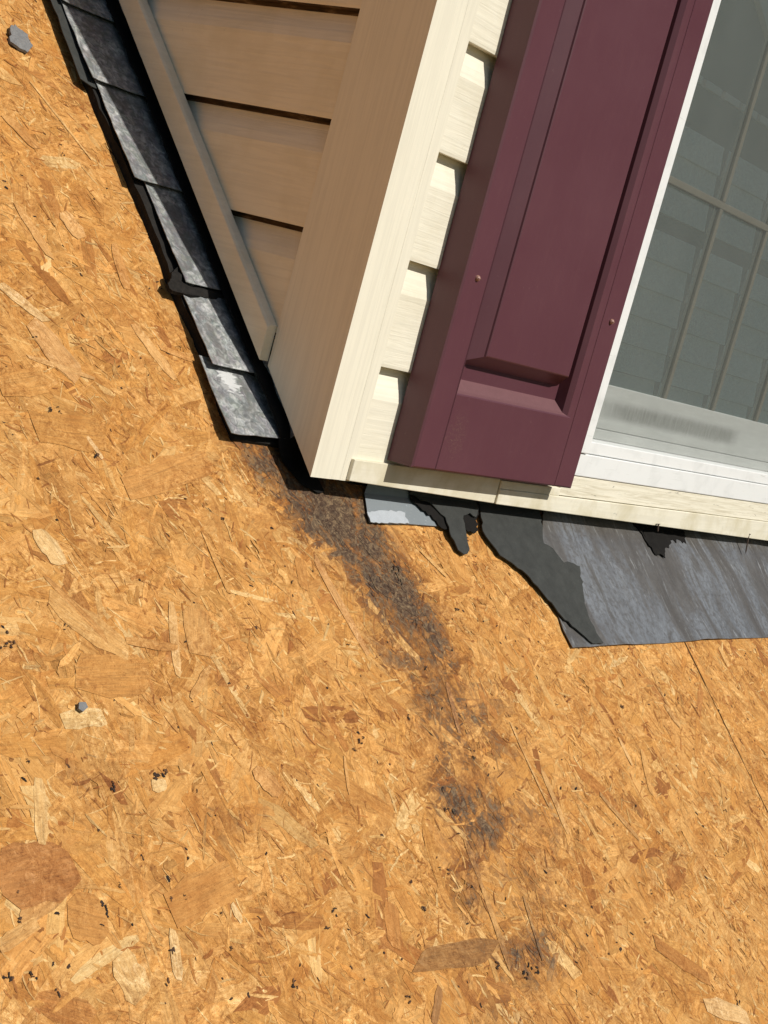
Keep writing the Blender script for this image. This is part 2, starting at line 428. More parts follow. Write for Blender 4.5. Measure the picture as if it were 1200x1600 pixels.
X0, X1, S0, S1 = -.95, 1.35, -1.05, 1.05
AREA = (X1 - X0) * (S1 - S0)
def batch(dens, Lr, Wr, zr, pal, j=.1, bend=.03, rag=.35, tilt=1.0, box=None):
    x0, x1, s0, s1 = box or (X0, X1, S0, S1)
    n = int(dens * (x1 - x0) * (s1 - s0))
    L = np.exp(rng.uniform(math.log(Lr[0]), math.log(Lr[1]), n)); W = np.exp(rng.uniform(math.log(Wr[0]), math.log(Wr[1]), n))
    return strands(rng.uniform(x0, x1, n), rng.uniform(s0, s1, n), angles(n), L, W, rng.uniform(zr[0], zr[1], n), pick(pal, n, j), bend, rag, tilt)

parts = []
# full-size strands over the whole deck, then the smaller ones where anyone looks closely
BIG = (-2.9, 3.1, -2.6, 2.4)
parts.append(batch(1500, (.05, .13), (.014, .035), (.0002, .0005), PAL, .06, .015, .3, .4, BIG))
parts.append(batch(2600, (.035, .12), (.009, .028), (.0003, .0008), PAL, .06, .015, .3, .4))
parts.append(batch(260, (.03, .09), (.005, .018), (.0004, .0009), PALE, .05, .02, .4, .4))
parts.append(batch(200, (.03, .10), (.006, .024), (.0004, .0009), BROWN, .06, .02, .3, .4))
parts.append(batch(7000, (.008, .040), (.0014, .008), (.0005, .0010), PAL, .09, .03, .7, .5))
parts.append(batch(4200, (.004, .026), (.0006, .0030), (.0006, .0011), PALE, .07, .04, .8, .5))
parts.append(batch(4600, (.003, .022), (.0005, .0028), (.0006, .0011), BROWN, .10, .05, .9, .5))
parts.append(batch(380, (.0015, .006), (.0008, .0026), (.0010, .0012), DARKC, .2, .08, .9))
# strands that can be recognised in the photograph: x, s of both ends, width, colour
def K(r, g, b): return tuple(np.array(lin(r, g, b)) / 1.36)
MARK = [
    (-0.4529,-0.3073,-0.3895,-0.3047,0.0446,K(176,112,62)), (-0.4448,-0.3365,-0.3962,-0.3139,0.0158,K(212,158,96)), (-0.3977,-0.2397,-0.4107,-0.2870,0.0108,K(240,200,135)), (-0.3283,-0.0337,-0.3141,-0.0650,0.0187,K(248,212,150)),
    (-0.3368,-0.0939,-0.2759,-0.1446,0.0259,K(226,176,108)), (-0.3339,-0.0770,-0.2737,-0.1559,0.0072,K(205,148,84)), (-0.3366,-0.1622,-0.2627,-0.1619,0.0374,K(206,144,74)), (-0.3614,-0.1976,-0.3216,-0.1963,0.0158,K(250,215,150)),
    (-0.2977,-0.2557,-0.2827,-0.2540,0.0101,K(250,218,158)), (-0.4064,-0.3363,-0.3764,-0.3481,0.0324,K(200,138,70)), (-0.3740,-0.3712,-0.3669,-0.4038,0.0245,K(246,206,140)), (-0.3217,-0.3622,-0.3306,-0.3977,0.0094,K(246,210,150)),
    (-0.2576,-0.3535,-0.2546,-0.3689,0.0065,K(248,214,155)), (-0.3173,-0.3487,-0.2457,-0.3351,0.0288,K(204,142,74)), (-0.0051,-0.0460,0.0183,-0.1521,0.0108,K(226,172,112)), (-0.0264,-0.0482,-0.0370,-0.0829,0.0144,K(206,146,78)),
    (-0.0833,-0.3814,-0.0962,-0.4177,0.0187,K(190,124,62)), (-0.0771,-0.4332,0.0295,-0.4420,0.0216,K(150,108,66)), (-0.0610,-0.4571,-0.0866,-0.4836,0.0086,K(140,96,64)), (0.0501,-0.3415,0.0487,-0.3844,0.0065,K(226,172,104)),
    (0.0479,-0.3782,0.0399,-0.4631,0.0072,K(232,180,112)), (0.2893,-0.4818,0.3592,-0.5356,0.0173,K(176,112,52)), (0.3311,-0.5567,0.4027,-0.5855,0.0216,K(244,206,148)), (0.6000,-0.1084,0.5992,-0.1093,0.0014,K(200,140,80)),
    (-0.2836,0.2179,-0.2430,0.1847,0.0130,K(244,206,146)), (-0.2617,0.1810,-0.2287,0.1252,0.0274,K(224,172,112)), (-0.1348,0.2024,-0.1056,0.1445,0.0144,K(240,190,124)), (-0.2973,0.0663,-0.2221,0.0657,0.0360,K(200,140,70)),
    (-0.2422,0.0633,-0.2334,0.0415,0.0050,K(244,206,150)), (-0.2788,0.1405,-0.2095,0.1282,0.0058,K(230,182,120)), (-0.1548,0.5011,-0.1069,0.4134,0.0036,K(246,200,132)), (-0.1111,0.1807,-0.0726,0.1724,0.0072,K(220,160,92)),
    (-0.3202,0.1044,-0.2693,0.1188,0.0288,K(216,156,84)), (-0.2169,0.0140,-0.1003,0.0516,0.0317,K(214,152,82)), (-0.2119,-0.0982,-0.2333,-0.1657,0.0094,K(238,192,128)), (-0.1849,-0.1041,-0.2018,-0.1462,0.0288,K(218,164,98)),
    (0.1743,-0.0328,0.2009,-0.0631,0.0058,K(240,190,120)), (0.2217,-0.2902,0.2203,-0.3562,0.0086,K(232,184,120)), (0.1227,-0.1849,0.1087,-0.2396,0.0065,K(226,172,116)), (0.3787,-0.0242,0.3697,-0.0923,0.0058,K(236,184,112)),
    (0.5398,-0.2308,0.5529,-0.2612,0.0101,K(236,188,122)), (0.4387,-0.2819,0.4145,-0.3345,0.0086,K(222,168,100)), (0.4000,-0.2633,0.4018,-0.2986,0.0058,K(246,200,136)), (0.7631,-0.1567,0.7632,-0.1855,0.0101,K(232,180,112)),
    (0.3104,-0.3238,0.3462,-0.3789,0.0072,K(228,178,112)), (0.1026,-0.4050,0.0916,-0.4642,0.0036,K(238,190,124)), (0.2018,-0.2352,0.2061,-0.3271,0.0036,K(238,190,124)), (-0.1431,-0.0265,-0.1391,-0.0879,0.0065,K(216,160,90)),
    (0.0912,0.0089,0.0961,0.0085,0.0014,K(200,140,80)), (-0.0704,-0.2489,-0.0827,-0.2838,0.0036,K(220,165,100)), (-0.2748,-0.1333,-0.2223,-0.1399,0.0086,K(222,166,98)), (-0.2278,-0.1859,-0.1939,-0.1582,0.0072,K(224,170,104)),
    (-0.4666,-0.3497,-0.4327,-0.3385,0.0101,K(226,176,110)), (-0.1846,-0.2511,-0.1660,-0.2753,0.0187,K(222,164,100)), (-0.0675,0.1058,-0.0484,0.0714,0.0101,K(212,148,82)), (-0.2296,0.3188,-0.2119,0.2636,0.0115,K(230,176,110)),
    (-0.1746,0.3266,-0.1613,0.2991,0.0216,K(236,184,120)), (-0.1203,0.3018,-0.1257,0.2460,0.0130,K(220,160,94)), (-0.2057,0.4363,-0.1781,0.4051,0.0144,K(226,168,100))
]
if MARK:
    a = np.array([m[:5] for m in MARK]); cc = np.array([m[5] for m in MARK]) * .62 + PAL.mean(0) * .37
    dx, ds = a[:, 2] - a[:, 0], a[:, 3] - a[:, 1]
    parts.append(strands((a[:, 0] + a[:, 2]) / 2, (a[:, 1] + a[:, 3]) / 2, np.arctan2(ds, dx), np.hypot(dx, ds), a[:, 4],
                         np.linspace(.0012, .0016, len(a)), cc, .006, .34, .03, .45, (.05, .60)))
# dark specks and chip-outs
SPK = [
    (-0.1458,0.4075,0.0030), (-0.3308,-0.1205,0.0024), (-0.2107,-0.1348,0.0018), (-0.1121,-0.0114,0.0024),
    (-0.2919,-0.2479,0.0054), (-0.2793,-0.2459,0.0036), (-0.3353,-0.2530,0.0030), (-0.3756,-0.3354,0.0036),
    (-0.3735,-0.3404,0.0030), (-0.3805,-0.3484,0.0024), (-0.4329,-0.3840,0.0036), (-0.4633,-0.3696,0.0030),
    (-0.4482,-0.3692,0.0024), (-0.4460,-0.3354,0.0030), (-0.3264,-0.3778,0.0036), (-0.3405,-0.3967,0.0036),
    (-0.2224,-0.4203,0.0036), (-0.2243,-0.4239,0.0030), (-0.1529,-0.3777,0.0030), (-0.1675,-0.3890,0.0030),
    (-0.0403,-0.2296,0.0030), (-0.0419,-0.2388,0.0036), (-0.0546,-0.2441,0.0030), (-0.0357,-0.2343,0.0024),
    (0.0988,-0.1687,0.0030), (0.0913,-0.1976,0.0024), (0.0409,-0.2199,0.0030), (-0.0064,-0.1422,0.0024),
    (-0.0504,-0.0744,0.0024), (0.1944,-0.1017,0.0030), (0.0332,-0.3851,0.0018), (0.0083,-0.3676,0.0036),
    (-0.0007,-0.3621,0.0024), (-0.0445,-0.3934,0.0030), (0.0511,-0.3152,0.0042), (0.0445,-0.3346,0.0030),
    (0.0410,-0.3122,0.0036), (0.2084,-0.2392,0.0024), (0.1154,-0.2652,0.0024), (0.3122,-0.3574,0.0030),
    (0.4382,-0.2305,0.0036), (0.6168,-0.2391,0.0024), (0.5638,-0.3717,0.0036), (0.4443,-0.3684,0.0018),
    (0.3234,-0.4362,0.0030), (0.2874,-0.4613,0.0024), (0.4683,-0.4415,0.0024), (0.1993,-0.4784,0.0024),
    (0.0745,-0.4728,0.0048), (0.0588,-0.4726,0.0048), (0.0682,-0.4669,0.0042), (-0.1054,-0.4586,0.0030),
    (0.0240,-0.4571,0.0042), (-0.2638,0.1628,0.0030), (-0.2376,0.0437,0.0036), (-0.0940,0.2530,0.0024),
    (-0.1740,0.1465,0.0018), (-0.2742,0.0853,0.0030), (-0.2637,0.0861,0.0024), (-0.1414,0.1621,0.0018),
    (-0.3016,-0.3415,0.0018), (-0.3555,-0.3237,0.0018), (-0.3144,-0.3419,0.0018), (-0.2715,-0.3587,0.0018),
    (-0.2742,-0.3865,0.0018), (-0.3924,-0.1370,0.0036), (-0.3858,-0.1340,0.0030), (-0.3870,-0.1239,0.0024),
    (-0.4009,-0.2263,0.0024), (-0.3109,0.0134,0.0018), (-0.4410,-0.3174,0.0018), (0.2665,-0.0452,0.0018),
    (0.3138,-0.0993,0.0018), (0.4018,-0.1505,0.0018), (0.4529,-0.2830,0.0012), (0.4159,-0.5850,0.0012),
    (0.3073,-0.4233,0.0018), (0.3217,-0.3830,0.0018), (0.1177,-0.0540,0.0042), (0.1174,-0.0652,0.0042),
    (0.1167,-0.0593,0.0048), (0.1159,-0.0712,0.0030), (0.1201,-0.0464,0.0024)
]
sx, ss, sl, sw, sa = [], [], [], [], []
for x, s, r in SPK:
    for q in range(random.randint(2, 4)):
        sx.append(x + random.gauss(0, r * .5)); ss.append(s + random.gauss(0, r * .5)); sl.append(r * random.uniform(.6, 1.5)); sw.append(r * random.uniform(.25, .6)); sa.append(random.uniform(0, 3.14))
if sx:
    n = len(sx)
    parts.append(strands(np.array(sx), np.array(ss), np.array(sa), np.array(sl), np.array(sw), np.linspace(.0017, .0020, n), pick(np.array([lin(34, 27, 24), lin(56, 40, 30), lin(96, 66, 42)]), n, .2), .12, 1.1, .1))

CO = np.concatenate([p[0] for p in parts]); GR = np.concatenate([p[1] for p in parts]); CL = np.concatenate([p[2] for p in parts])
NF = len(CO) // (2 * NST)
CX = CO[:, 0].reshape(NF, -1).mean(1)

def osb_panel(x0, x1, s0, s1, sel):
    idx = np.nonzero(sel)[0]
    n = len(idx); V = 2 * NST
    co = CO.reshape(NF, V, 3)[idx].reshape(-1, 3).copy(); gr = GR.reshape(NF, V, 3)[idx].reshape(-1, 3); cl = CL.reshape(NF, V, 3)[idx].reshape(-1, 3)
    co[:, 0] = np.clip(co[:, 0], x0, x1); co[:, 1] = np.clip(co[:, 1], s0, s1)
    base = (np.arange(n) * V)[:, None, None]
    q = np.array([[2 * i, 2 * i + 1, 2 * i + 3, 2 * i + 2] for i in range(NST - 1)])[None]
    quads = (base + q).reshape(-1, 4)
    # slab under the strands
    b = len(co)
    slab = np.array([(x, s, z) for x in (x0, x1) for s in (s0, s1) for z in (-.0111, 0)], float)
    sq = np.array([(0, 1, 3, 2), (4, 6, 7, 5), (0, 4, 5, 1), (2, 3, 7, 6), (0, 2, 6, 4), (1, 5, 7, 3)]) + b
    co = np.concatenate([co, slab]); gr = np.concatenate([gr, slab]); cl = np.concatenate([cl, np.tile(PAL[3] * .8, (8, 1))])
    quads = np.concatenate([quads, sq])
    me = bpy.data.meshes.new('osb_panel')
    me.vertices.add(len(co)); me.vertices.foreach_set('co', co.astype(np.float32).ravel())
    me.loops.add(quads.size); me.loops.foreach_set('vertex_index', quads.astype(np.int32).ravel())
    me.polygons.add(len(quads)); me.polygons.foreach_set('loop_start', (np.arange(len(quads)) * 4).astype(np.int32))
    me.materials.append(M_osb); me.materials.append(M_osbedge)
    mi = np.zeros(len(quads), np.int32); mi[-6:] = [1, 1, 1, 1, 1, 0]; me.polygons.foreach_set('material_index', mi)
    me.update(calc_edges=True)
    A = me.attributes.new('tint', 'FLOAT_COLOR', 'POINT'); A.data.foreach_set('color', np.concatenate([cl, np.ones((len(cl), 1))], 1).astype(np.float32).ravel())
    A = me.attributes.new('grain', 'FLOAT_VECTOR', 'POINT'); A.data.foreach_set('vector', gr.astype(np.float32).ravel())
    A = me.attributes.new('stain', 'FLOAT', 'POINT'); A.data.foreach_set('value', stain_at(co[:, 0], co[:, 1]).astype(np.float32))
    # strands wound upwards
    o = bpy.data.objects.new('osb_panel', me); col.objects.link(o); o.parent = deck
    return o
pa = osb_panel(-7.0, SEAM - .0012, -2.7, 2.5, CX < SEAM)  # unseen left stretch added to bounce more light onto the side wall
pb = osb_panel(SEAM + .0012, 3.2, -2.7, 2.5, CX >= SEAM)
pa['label'] = 'large stained OSB panel'; pb['label'] = 'OSB panel right of the seam'

# ------------------------------------------------------------------ sheet helper (deck-local polygons: x, s, height above deck)
import bmesh
def refine(poly, step, jag, rg):
    out = []
    n = len(poly)
    for i in range(n):
        a, b = Vector(poly[i]), Vector(poly[(i + 1) % n])
        d = b - a; L = d.length; k = max(1, int(L / step))
        nr = Vector((-d.y, d.x)).normalized() if L > 0 else Vector((0, 0))
        for j in range(k):
            p = a + d * (j / k)
            if j: p = p + nr * rg.gauss(0, jag)
            out.append((p.x, p.y))
    return out
def sheet(name, poly, hfn, thick, mat, parent, step=.008, jag=.0004, seed=1, cell=.012, extra=None):
    """a thin sheet cut to the outline poly, bent by hfn(x, s) above the deck"""
    rg = random.Random(seed)
    pl = refine(poly, step, jag, rg)
    bm = bmesh.new()
    vs = [bm.verts.new((x, s, 0)) for x, s in pl]
    bm.faces.new(vs)
    xs = [p[0] for p in pl]; ys = [p[1] for p in pl]
    for lo, hi, ax in ((min(xs), max(xs), 0), (min(ys), max(ys), 1)):
        k = int((hi - lo) / cell)
        for i in range(1, k):
            c = lo + (hi - lo) * i / k + rg.uniform(-.0003, .0003)
            pt = (c, 0, 0) if ax == 0 else (0, c, 0); nn = (1, 0, 0) if ax == 0 else (0, 1, 0)
            bmesh.ops.bisect_plane(bm, geom=bm.verts[:] + bm.edges[:] + bm.faces[:], plane_co=pt, plane_no=nn)
    bmesh.ops.triangulate(bm, faces=bm.faces[:])
    bmesh.ops.recalc_face_normals(bm, faces=bm.faces)
    if bm.faces and sum(f.normal.z for f in bm.faces) < 0: bmesh.ops.reverse_faces(bm, faces=bm.faces)
    r = bmesh.ops.extrude_face_region(bm, geom=bm.faces[:])
    top = [g for g in r['geom'] if isinstance(g, bmesh.types.BMVert)]
    topset = set(top)
    for v in bm.verts:
        p = hfn(v.co.x, v.co.y)
        v.co = Vector(p) + Vector((0, 0, thick if v in topset else 0))
    bmesh.ops.recalc_face_normals(bm, faces=bm.faces)
    me = bpy.data.meshes.new(name); bm.to_mesh(me); bm.free()
    me.materials.append(mat)
    o = bpy.data.objects.new(name, me); col.objects.link(o); o.parent = parent
    return o
from mathutils import noise as mnoise
def wob(x, s, f=18, a=.001, z=0): return a * mnoise.noise(Vector((x * f, s * f, z)))

def roof_thing(name, label, cat, group=None):
    o = empty(name, (0, 0, H0), (TH, 0, 0)); return tag(o, label, cat, group)
def as_thing(o, label, cat, group=None):
    """a one-mesh thing lying on the deck"""
    o.parent = None; o.location = (0, 0, H0); o.rotation_euler = (TH, 0, 0)
    return tag(o, label, cat, group)

# ------------------------------------------------------------------ dormer
PI = math.pi
house = empty('dormer', (0, 0, 0))
tag(house, 'cream sided dormer wall with a corner post rising from the roof', 'dormer wall')
def zr(y): return y * .96            # lower cut line of the side wall, parallel to the roof
XR, YB, ZT = 2.0, 1.25, 1.55

# corner post: outside corner trim, hollow L with return lips
m = MB()
pw, pd, rt = .0600, .0930, .0135
prof = [(0, 0), (.030, 0), (.031, .0006), (.044, .0006), (.045, 0), (pw, 0), (pw, rt), (pw - .002, rt), (pw - .002, .002), (.002, .002), (.002, pd), (-.000, pd)]
n = len(prof)
bot = [(x, y, max(0, y) * .96 if y > .003 else 0) for x, y in prof]
top = [(x, y, ZT) for x, y in prof]
m.add(bot + top, [(i, (i + 1) % n, n + (i + 1) % n, n + i) for i in range(n)])
# closed bottom lip and side return
m.add([(0, pd, pd * .96), (rt, pd, pd * .96), (rt, pd, ZT), (0, pd, ZT)], [(0, 1, 2, 3)])
o = m.build('corner_post', M_post, house)

# siding profile over one course, y measured inwards from the lip face (0) to the recess
EXP = .1078; ZK = .0113
def course(z):
    return [(.0010, z), (.0006, z + .003), (.0016, z + .040), (.0020, z + .0745), (.0050, z + .084), (.0100, z + .0965), (.0122, z + .1030), (.0128, z + EXP + .0005)]
m = MB()
X_L = .0575
prof = []; mis = []
k = 0
zs = ZK
while zs < ZT - .02:
    c = course(zs)
    if not prof: prof.append((.0128, zs)); mis.append(1)
    else:
        mis[-1] = 0
    prof += c[:1]; mis.append(0)
    prof += c[1:]; mis += [0] * (len(c) - 1)
    mis[-1] = 1
    zs += EXP
# open profile swept along x; split round the window opening
WX0, WX1, WZ0, WZ1 = .4400, 1.4600, .0410, 1.2400
def sweep(prof, mis, fn, a, b, zlo, zhi):
    for i in range(len(prof) - 1):
        (y0, z0), (y1, z1) = prof[i], prof[i + 1]
        if max(z0, z1) <= zlo or min(z0, z1) >= zhi: continue
        def cl(y0, z0, y1, z1, z):
            t = (z - z0) / (z1 - z0) if abs(z1 - z0) > 1e-9 else 0; return (y0 + (y1 - y0) * t, z)
        p, q = (y0, z0), (y1, z1)
        if z0 < zlo: p = cl(y0, z0, y1, z1, zlo)
        if z1 > zhi: q = cl(y0, z0, y1, z1, zhi)
        m.add([fn(p, a), fn(p, b), fn(q, b), fn(q, a)], [(0, 1, 2, 3)], mis[i])
ff = lambda p, t: (t, p[0], p[1])
sweep(prof, mis, ff, X_L, WX0 + .001, 0.005, ZT)
sweep(prof, mis, ff, WX0 + .001, WX1 - .001, WZ1 - .002, ZT)
sweep(prof, mis, ff, WX1 - .001, XR, 0.005, ZT)
o = m.build('front_siding', [M_front, M_front], house); o['label'] = 'sunlit lapped cream siding'

# side siding, cut along the rake
m = MB()
zoff = .004
zs = ZK + zoff
first = True
while zs < ZT - .02:
    c = course(zs)
    pts = [(.0128, zs)] + c
    for i in range(len(pts) - 1):
        (d0, z0), (d1, z1) = pts[i], pts[i + 1]
        # strip along y from pd to the rake line y = z / .96
        for (da, za, db, zb) in ((d0, z0, d1, z1),):
            ya, yb = min(YB, (za - .012) / .945), min(YB, (zb - .012) / .945)
            if max(ya, yb) <= pd + .002: continue
            ya, yb = max(ya, pd + .001), max(yb, pd + .001)
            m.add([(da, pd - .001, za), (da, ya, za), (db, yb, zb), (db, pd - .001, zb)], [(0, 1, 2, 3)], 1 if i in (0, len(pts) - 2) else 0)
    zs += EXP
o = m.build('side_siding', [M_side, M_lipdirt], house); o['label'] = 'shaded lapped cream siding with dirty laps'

# trim channel following the rake on the side wall
def rake(y, n_, x):        # n_ = distance above the rake line, measured square to the roof
    return (x, y - n_ * math.sin(TH) * 0, y * .945 + n_ / math.cos(TH))
m = MB()
y0, y1 = pd + .0015, YB
def zline(y): return y * .945 + .0040
pr = [(-.0125, 0), (-.0125, .0335), (-.0095, .0360), (.0005, .0370), (.0005, 0.0)]
n = len(pr)
a = [(x, y0, zline(y0) + h) for x, h in pr]; b = [(x, y1, zline(y1) + h) for x, h in pr]
m.add(a + b, [(i, (i + 1) % n, n + (i + 1) % n, n + i) for i in range(n)] + [tuple(range(n - 1, -1, -1)), tuple(range(n, 2 * n))])
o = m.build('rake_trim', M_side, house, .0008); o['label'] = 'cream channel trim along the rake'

# black felt-covered wall behind, seen in the gaps above the deck
m = MB()
zb = lambda y: H0 + y * TAN - .004
FW = .0320
m.add([(.0150, .0600, zb(.06)), (.0150, YB, zb(YB)), (.0150, YB, ZT), (.0150, .0600, ZT)], [(0, 1, 2, 3)])
m.add([(.0150, .0600, zb(.06)), (.0400, .0420, zb(.042)), (.0400, .0420, ZT), (.0150, .0600, ZT)], [(0, 1, 2, 3)])
m.add([(.0400, .0420, zb(.042)), (.1100, FW, zb(FW)), (.1100, FW, ZT), (.0400, .0420, ZT)], [(0, 1, 2, 3)])
m.add([(.1100, FW, zb(FW)), (WX0 + .012, FW, zb(FW)), (WX0 + .012, FW, ZT), (.1100, FW, ZT)], [(0, 1, 2, 3)])
m.add([(WX0 + .012, FW, zb(FW)), (XR, FW, zb(FW)), (XR, FW, .0405), (WX0 + .012, FW, .0405)], [(0, 1, 2, 3)])
m.add([(WX1 - .01, FW, .0405), (XR, FW, .0405), (XR, FW, ZT), (WX1 - .01, FW, ZT)], [(0, 1, 2, 3)])
m.add([(WX0 + .012, FW, 1.2500), (WX1 - .01, FW, 1.2500), (WX1 - .01, FW, ZT), (WX0 + .012, FW, ZT)], [(0, 1, 2, 3)])
# closed back, right wall and ceiling of the dormer
m.add([(XR, .015, -.1), (XR, 1.6, -.1), (XR, 1.6, ZT), (XR, .015, ZT)], [(0, 1, 2, 3)])
m.add([(.015, 1.6, .1), (XR, 1.6, .1), (XR, 1.6, ZT), (.015, 1.6, ZT)], [(0, 1, 2, 3)])
m.build('felt_sheathing', M_felt, house)
m = MB(); m.box(-.20, XR + .2, -.12, 1.9, ZT, ZT + .02)
m.build('soffit', M_white, house)
m = MB(); m.add([(-.22, -.14, ZT + .02), (XR + .22, -.14, ZT + .02), (XR + .22, 1.9, ZT + 1.2), (-.22, 1.9, ZT + 1.2),
                 (-.22, 1.9, ZT + .02), (XR + .22, 1.9, ZT + .02)], [(0, 1, 2, 3), (0, 4, 5, 1), (0, 3, 4), (1, 5, 2), (2, 5, 4, 3)])
m.build('roof', M_membrane, house)

# bottom trims under the siding
m = MB()
def trimbox(m, x0, x1, zb0, zb1, zt, yf, yb, lip=.0):
    m.add([(x0, yf, zb0), (x1, yf, zb1), (x1, yf, zt), (x0, yf, zt), (x0, yb, zb0), (x1, yb, zb1), (x1, yb, zt), (x0, yb, zt)],
          [(0, 1, 2, 3), (4, 7, 6, 5), (0, 4, 5, 1), (3, 2, 6, 7), (0, 3, 7, 4), (1, 5, 6, 2)])
trimbox(m, .0530, .3120, .0012, -.0055, .0235, -.0048, .0125)
o = m.build('bottom_trim', M_trim, house, .0009); o['label'] = 'short cream trim strip in the shade of the shutter'
m = MB()
trimbox(m, .3130, XR, -.0056, -.0300, .0125, -.0070, .0125)
trimbox(m, .3130, .4400, .0125, .0125, .0225, -.0062, .0125)
o = m.build('bottom_trim', M_trim, house, .0009); o['label'] = 'long cream trim strip below the window'

# window
m = MB(); m.add([(.4410, -.0048, .0135), (XR, -.0048, .0125), (XR, -.0036, .0392), (.4410, -.0036, .0392), (.4410, .012, .0135), (XR, .012, .0125), (XR, .012, .0392), (.4410, .012, .0392)],
                [(0, 1, 2, 3), (4, 7, 6, 5), (0, 4, 5, 1), (3, 2, 6, 7), (0, 3, 7, 4), (1, 5, 6, 2)])
o = m.build('sill_flange', M_dirtytrim, house, .0006); o['label'] = 'dirt-streaked cream strip under the white sill'

win = empty('window', (0, 0, 0), parent=house)
WYF, WYG = -.0080, .0500
JL = .4415
m = MB()
# sill: lower band, groove, upper band stepping back to the sash
m.box(JL + .003, 1.474, -.0052, .0140, .0400, .0680)
m.box(JL + .012, 1.470, -.0030, .060, .0688, .0842)
# jambs and head
m.box(JL, JL + .0340, WYF, .060, .0690, 1.2550)
m.box(1.4520, 1.4745, WYF, .060, .0690, 1.2550)
m.box(JL + .0340, 1.4520, WYF, .060, 1.2300, 1.2548)
o = m.build('frame', M_white, win, .0012)
m = MB()
GX0, GX1, GZ0, GZ1 = .4900, 1.4200, .1550, 1.1950
m.box(.4760, 1.4515, .0420, .0680, .0980, GZ0)         # bottom rail
m.box(.4760, 1.4515, .0340, .0600, .0845, .0975)
m.box(.4760, GX0, .0425, .0675, GZ0, 1.2295)
m.box(GX1, 1.4515, .0425, .0675, GZ0, 1.2295)
m.box(GX0, GX1, .0425, .0675, GZ1, 1.2295)
o = m.build('sash', M_sash, win, .001)
m = MB(); m.add([(GX0, WYG + .001, GZ0), (GX1, WYG + .001, GZ0), (GX1, WYG + .001, GZ1), (GX0, WYG + .001, GZ1)], [(0, 1, 2, 3)])
pane = m.build('pane', M_glass, win)
def muntin(x0, x1, z0, z1):
    m = MB(); m.box(x0, x1, .0465, .0508, z0, z1); m.build('muntin', M_muntin, win, .001)
muntin(GX0, GX1, .4185, .4275)
muntin(GX0, GX1, .780, .792)
for i in range(5):
    x = .7160 + .1470 * i
    muntin(x, x + .0085, GZ0, .4183); muntin(x, x + .0085, .4277, .7798); muntin(x, x + .0085, .7922, GZ1)
m = MB(); m.add([(.4758, .0230, .0860), (1.4516, .0230, .0860), (1.4516, .0230, 1.2290), (.4758, .0230, 1.2290)], [(0, 1, 2, 3)])
m.build('insect_screen', M_screen, win)
# dim room behind the glass
m = MB()
m.add([(.30, .95, -.2), (1.9, .95, -.2), (1.9, .95, 1.4), (.30, .95, 1.4)], [(0, 1, 2, 3)])
m.add([(.30, .07, -.0), (.30, .95, -.0), (.30, .95, 1.4), (.30, .07, 1.4)], [(0, 1, 2, 3)])
m.add([(1.9, .07, -.0), (1.9, .95, -.0), (1.9, .95, 1.4), (1.9, .07, 1.4)], [(0, 1, 2, 3)])
m.add([(.30, .07, 1.4), (1.9, .07, 1.4), (1.9, .95, 1.4), (.30, .95, 1.4)], [(0, 1, 2, 3)])
m.build('room_lining', M_dark, house)

# shutter: frame face, recess and raised field in one moulded sheet
SHX0, SHX1, SHZ0, SHZ1 = .1100, .4200, .0280, 1.2600
FY = -.0325; FL = -.0130; BK = .0005
m = MB()
stile = .0405; groove = .0016
# recess: opening x from .1520 to .3760, z from .1100; floor inset by bevels
ox0, ox1, oz0, oz1 = .1500, .3760, .1095, 1.1800
ix0, ix1, iz0, iz1 = .1790, .3600, .1250, 1.1600     # floor
fx0, fx1, fz0, fz1 = .1835, .3460, .1545, 1.1300     # field face
def rect(x0, x1, z0, z1, y): return [(x0, y, z0), (x1, y, z0), (x1, y, z1), (x0, y, z1)]
def ring(a, b):
    m.add(a + b, [(i, (i + 1) % 4, 4 + (i + 1) % 4, 4 + i) for i in range(4)])
outer = rect(SHX0, SHX1, SHZ0, SHZ1, FY + .0016)
outer2 = rect(SHX0 + .0022, SHX1 - .0022, SHZ0 + .0018, SHZ1 - .0018, FY)
back = rect(SHX0 - .001, SHX1 + .001, SHZ0 - .001, SHZ1, BK)
ring(back, outer); ring(outer, outer2)
# stiles and rails face with fine vertical grooves at the stile joints
gx = [SHX0 + .0022, .1478, .1488, .1500, .3760, .3800, .3808, .3816, .3852, .3862, SHX1 - .0022]
gy = [FY, FY, FY + .0016, FY, FY, FY, FY + .0014, FY, FY, FY + .0012, FY]
# left stile
for i in range(3):
    m.add([(gx[i], gy[i], SHZ0 + .0018), (gx[i + 1], gy[i + 1], SHZ0 + .0018), (gx[i + 1], gy[i + 1], SHZ1 - .0018), (gx[i], gy[i], SHZ1 - .0018)], [(0, 1, 2, 3)])
for i in range(4, 10):
    m.add([(gx[i], gy[i], SHZ0 + .0018), (gx[i + 1], gy[i + 1], SHZ0 + .0018), (gx[i + 1], gy[i + 1], SHZ1 - .0018), (gx[i], gy[i], SHZ1 - .0018)], [(0, 1, 2, 3)])
m.add(rect(.1500, .3760, SHZ0 + .0018, oz0, FY), [(0, 1, 2, 3)])
m.add(rect(.1500, .3760, oz1, SHZ1 - .0018, FY), [(0, 1, 2, 3)])
ox0, ox1, oz0, oz1 = .1500, .3760, .1095, 1.1800
def ring4(a, b, mis_):
    m.add(a + b, [])
    base = len(m.v) - 8
    for i in range(4): m.f.append((base + i, base + (i + 1) % 4, base + 4 + (i + 1) % 4, base + 4 + i)); m.m.append(mis_[i])
O_ = rect(ox0, ox1, oz0, oz1, FY)
O1 = rect(.1510, .3680, .1110, 1.1780, FY + .0012)
O2 = rect(.1510, .3635, .1135, 1.1780, FY + .0065)
I_ = rect(.1540, .3620, .1245, 1.1650, FL)
B0 = rect(.1585, .3570, .1412, 1.1500, FL - .0004)
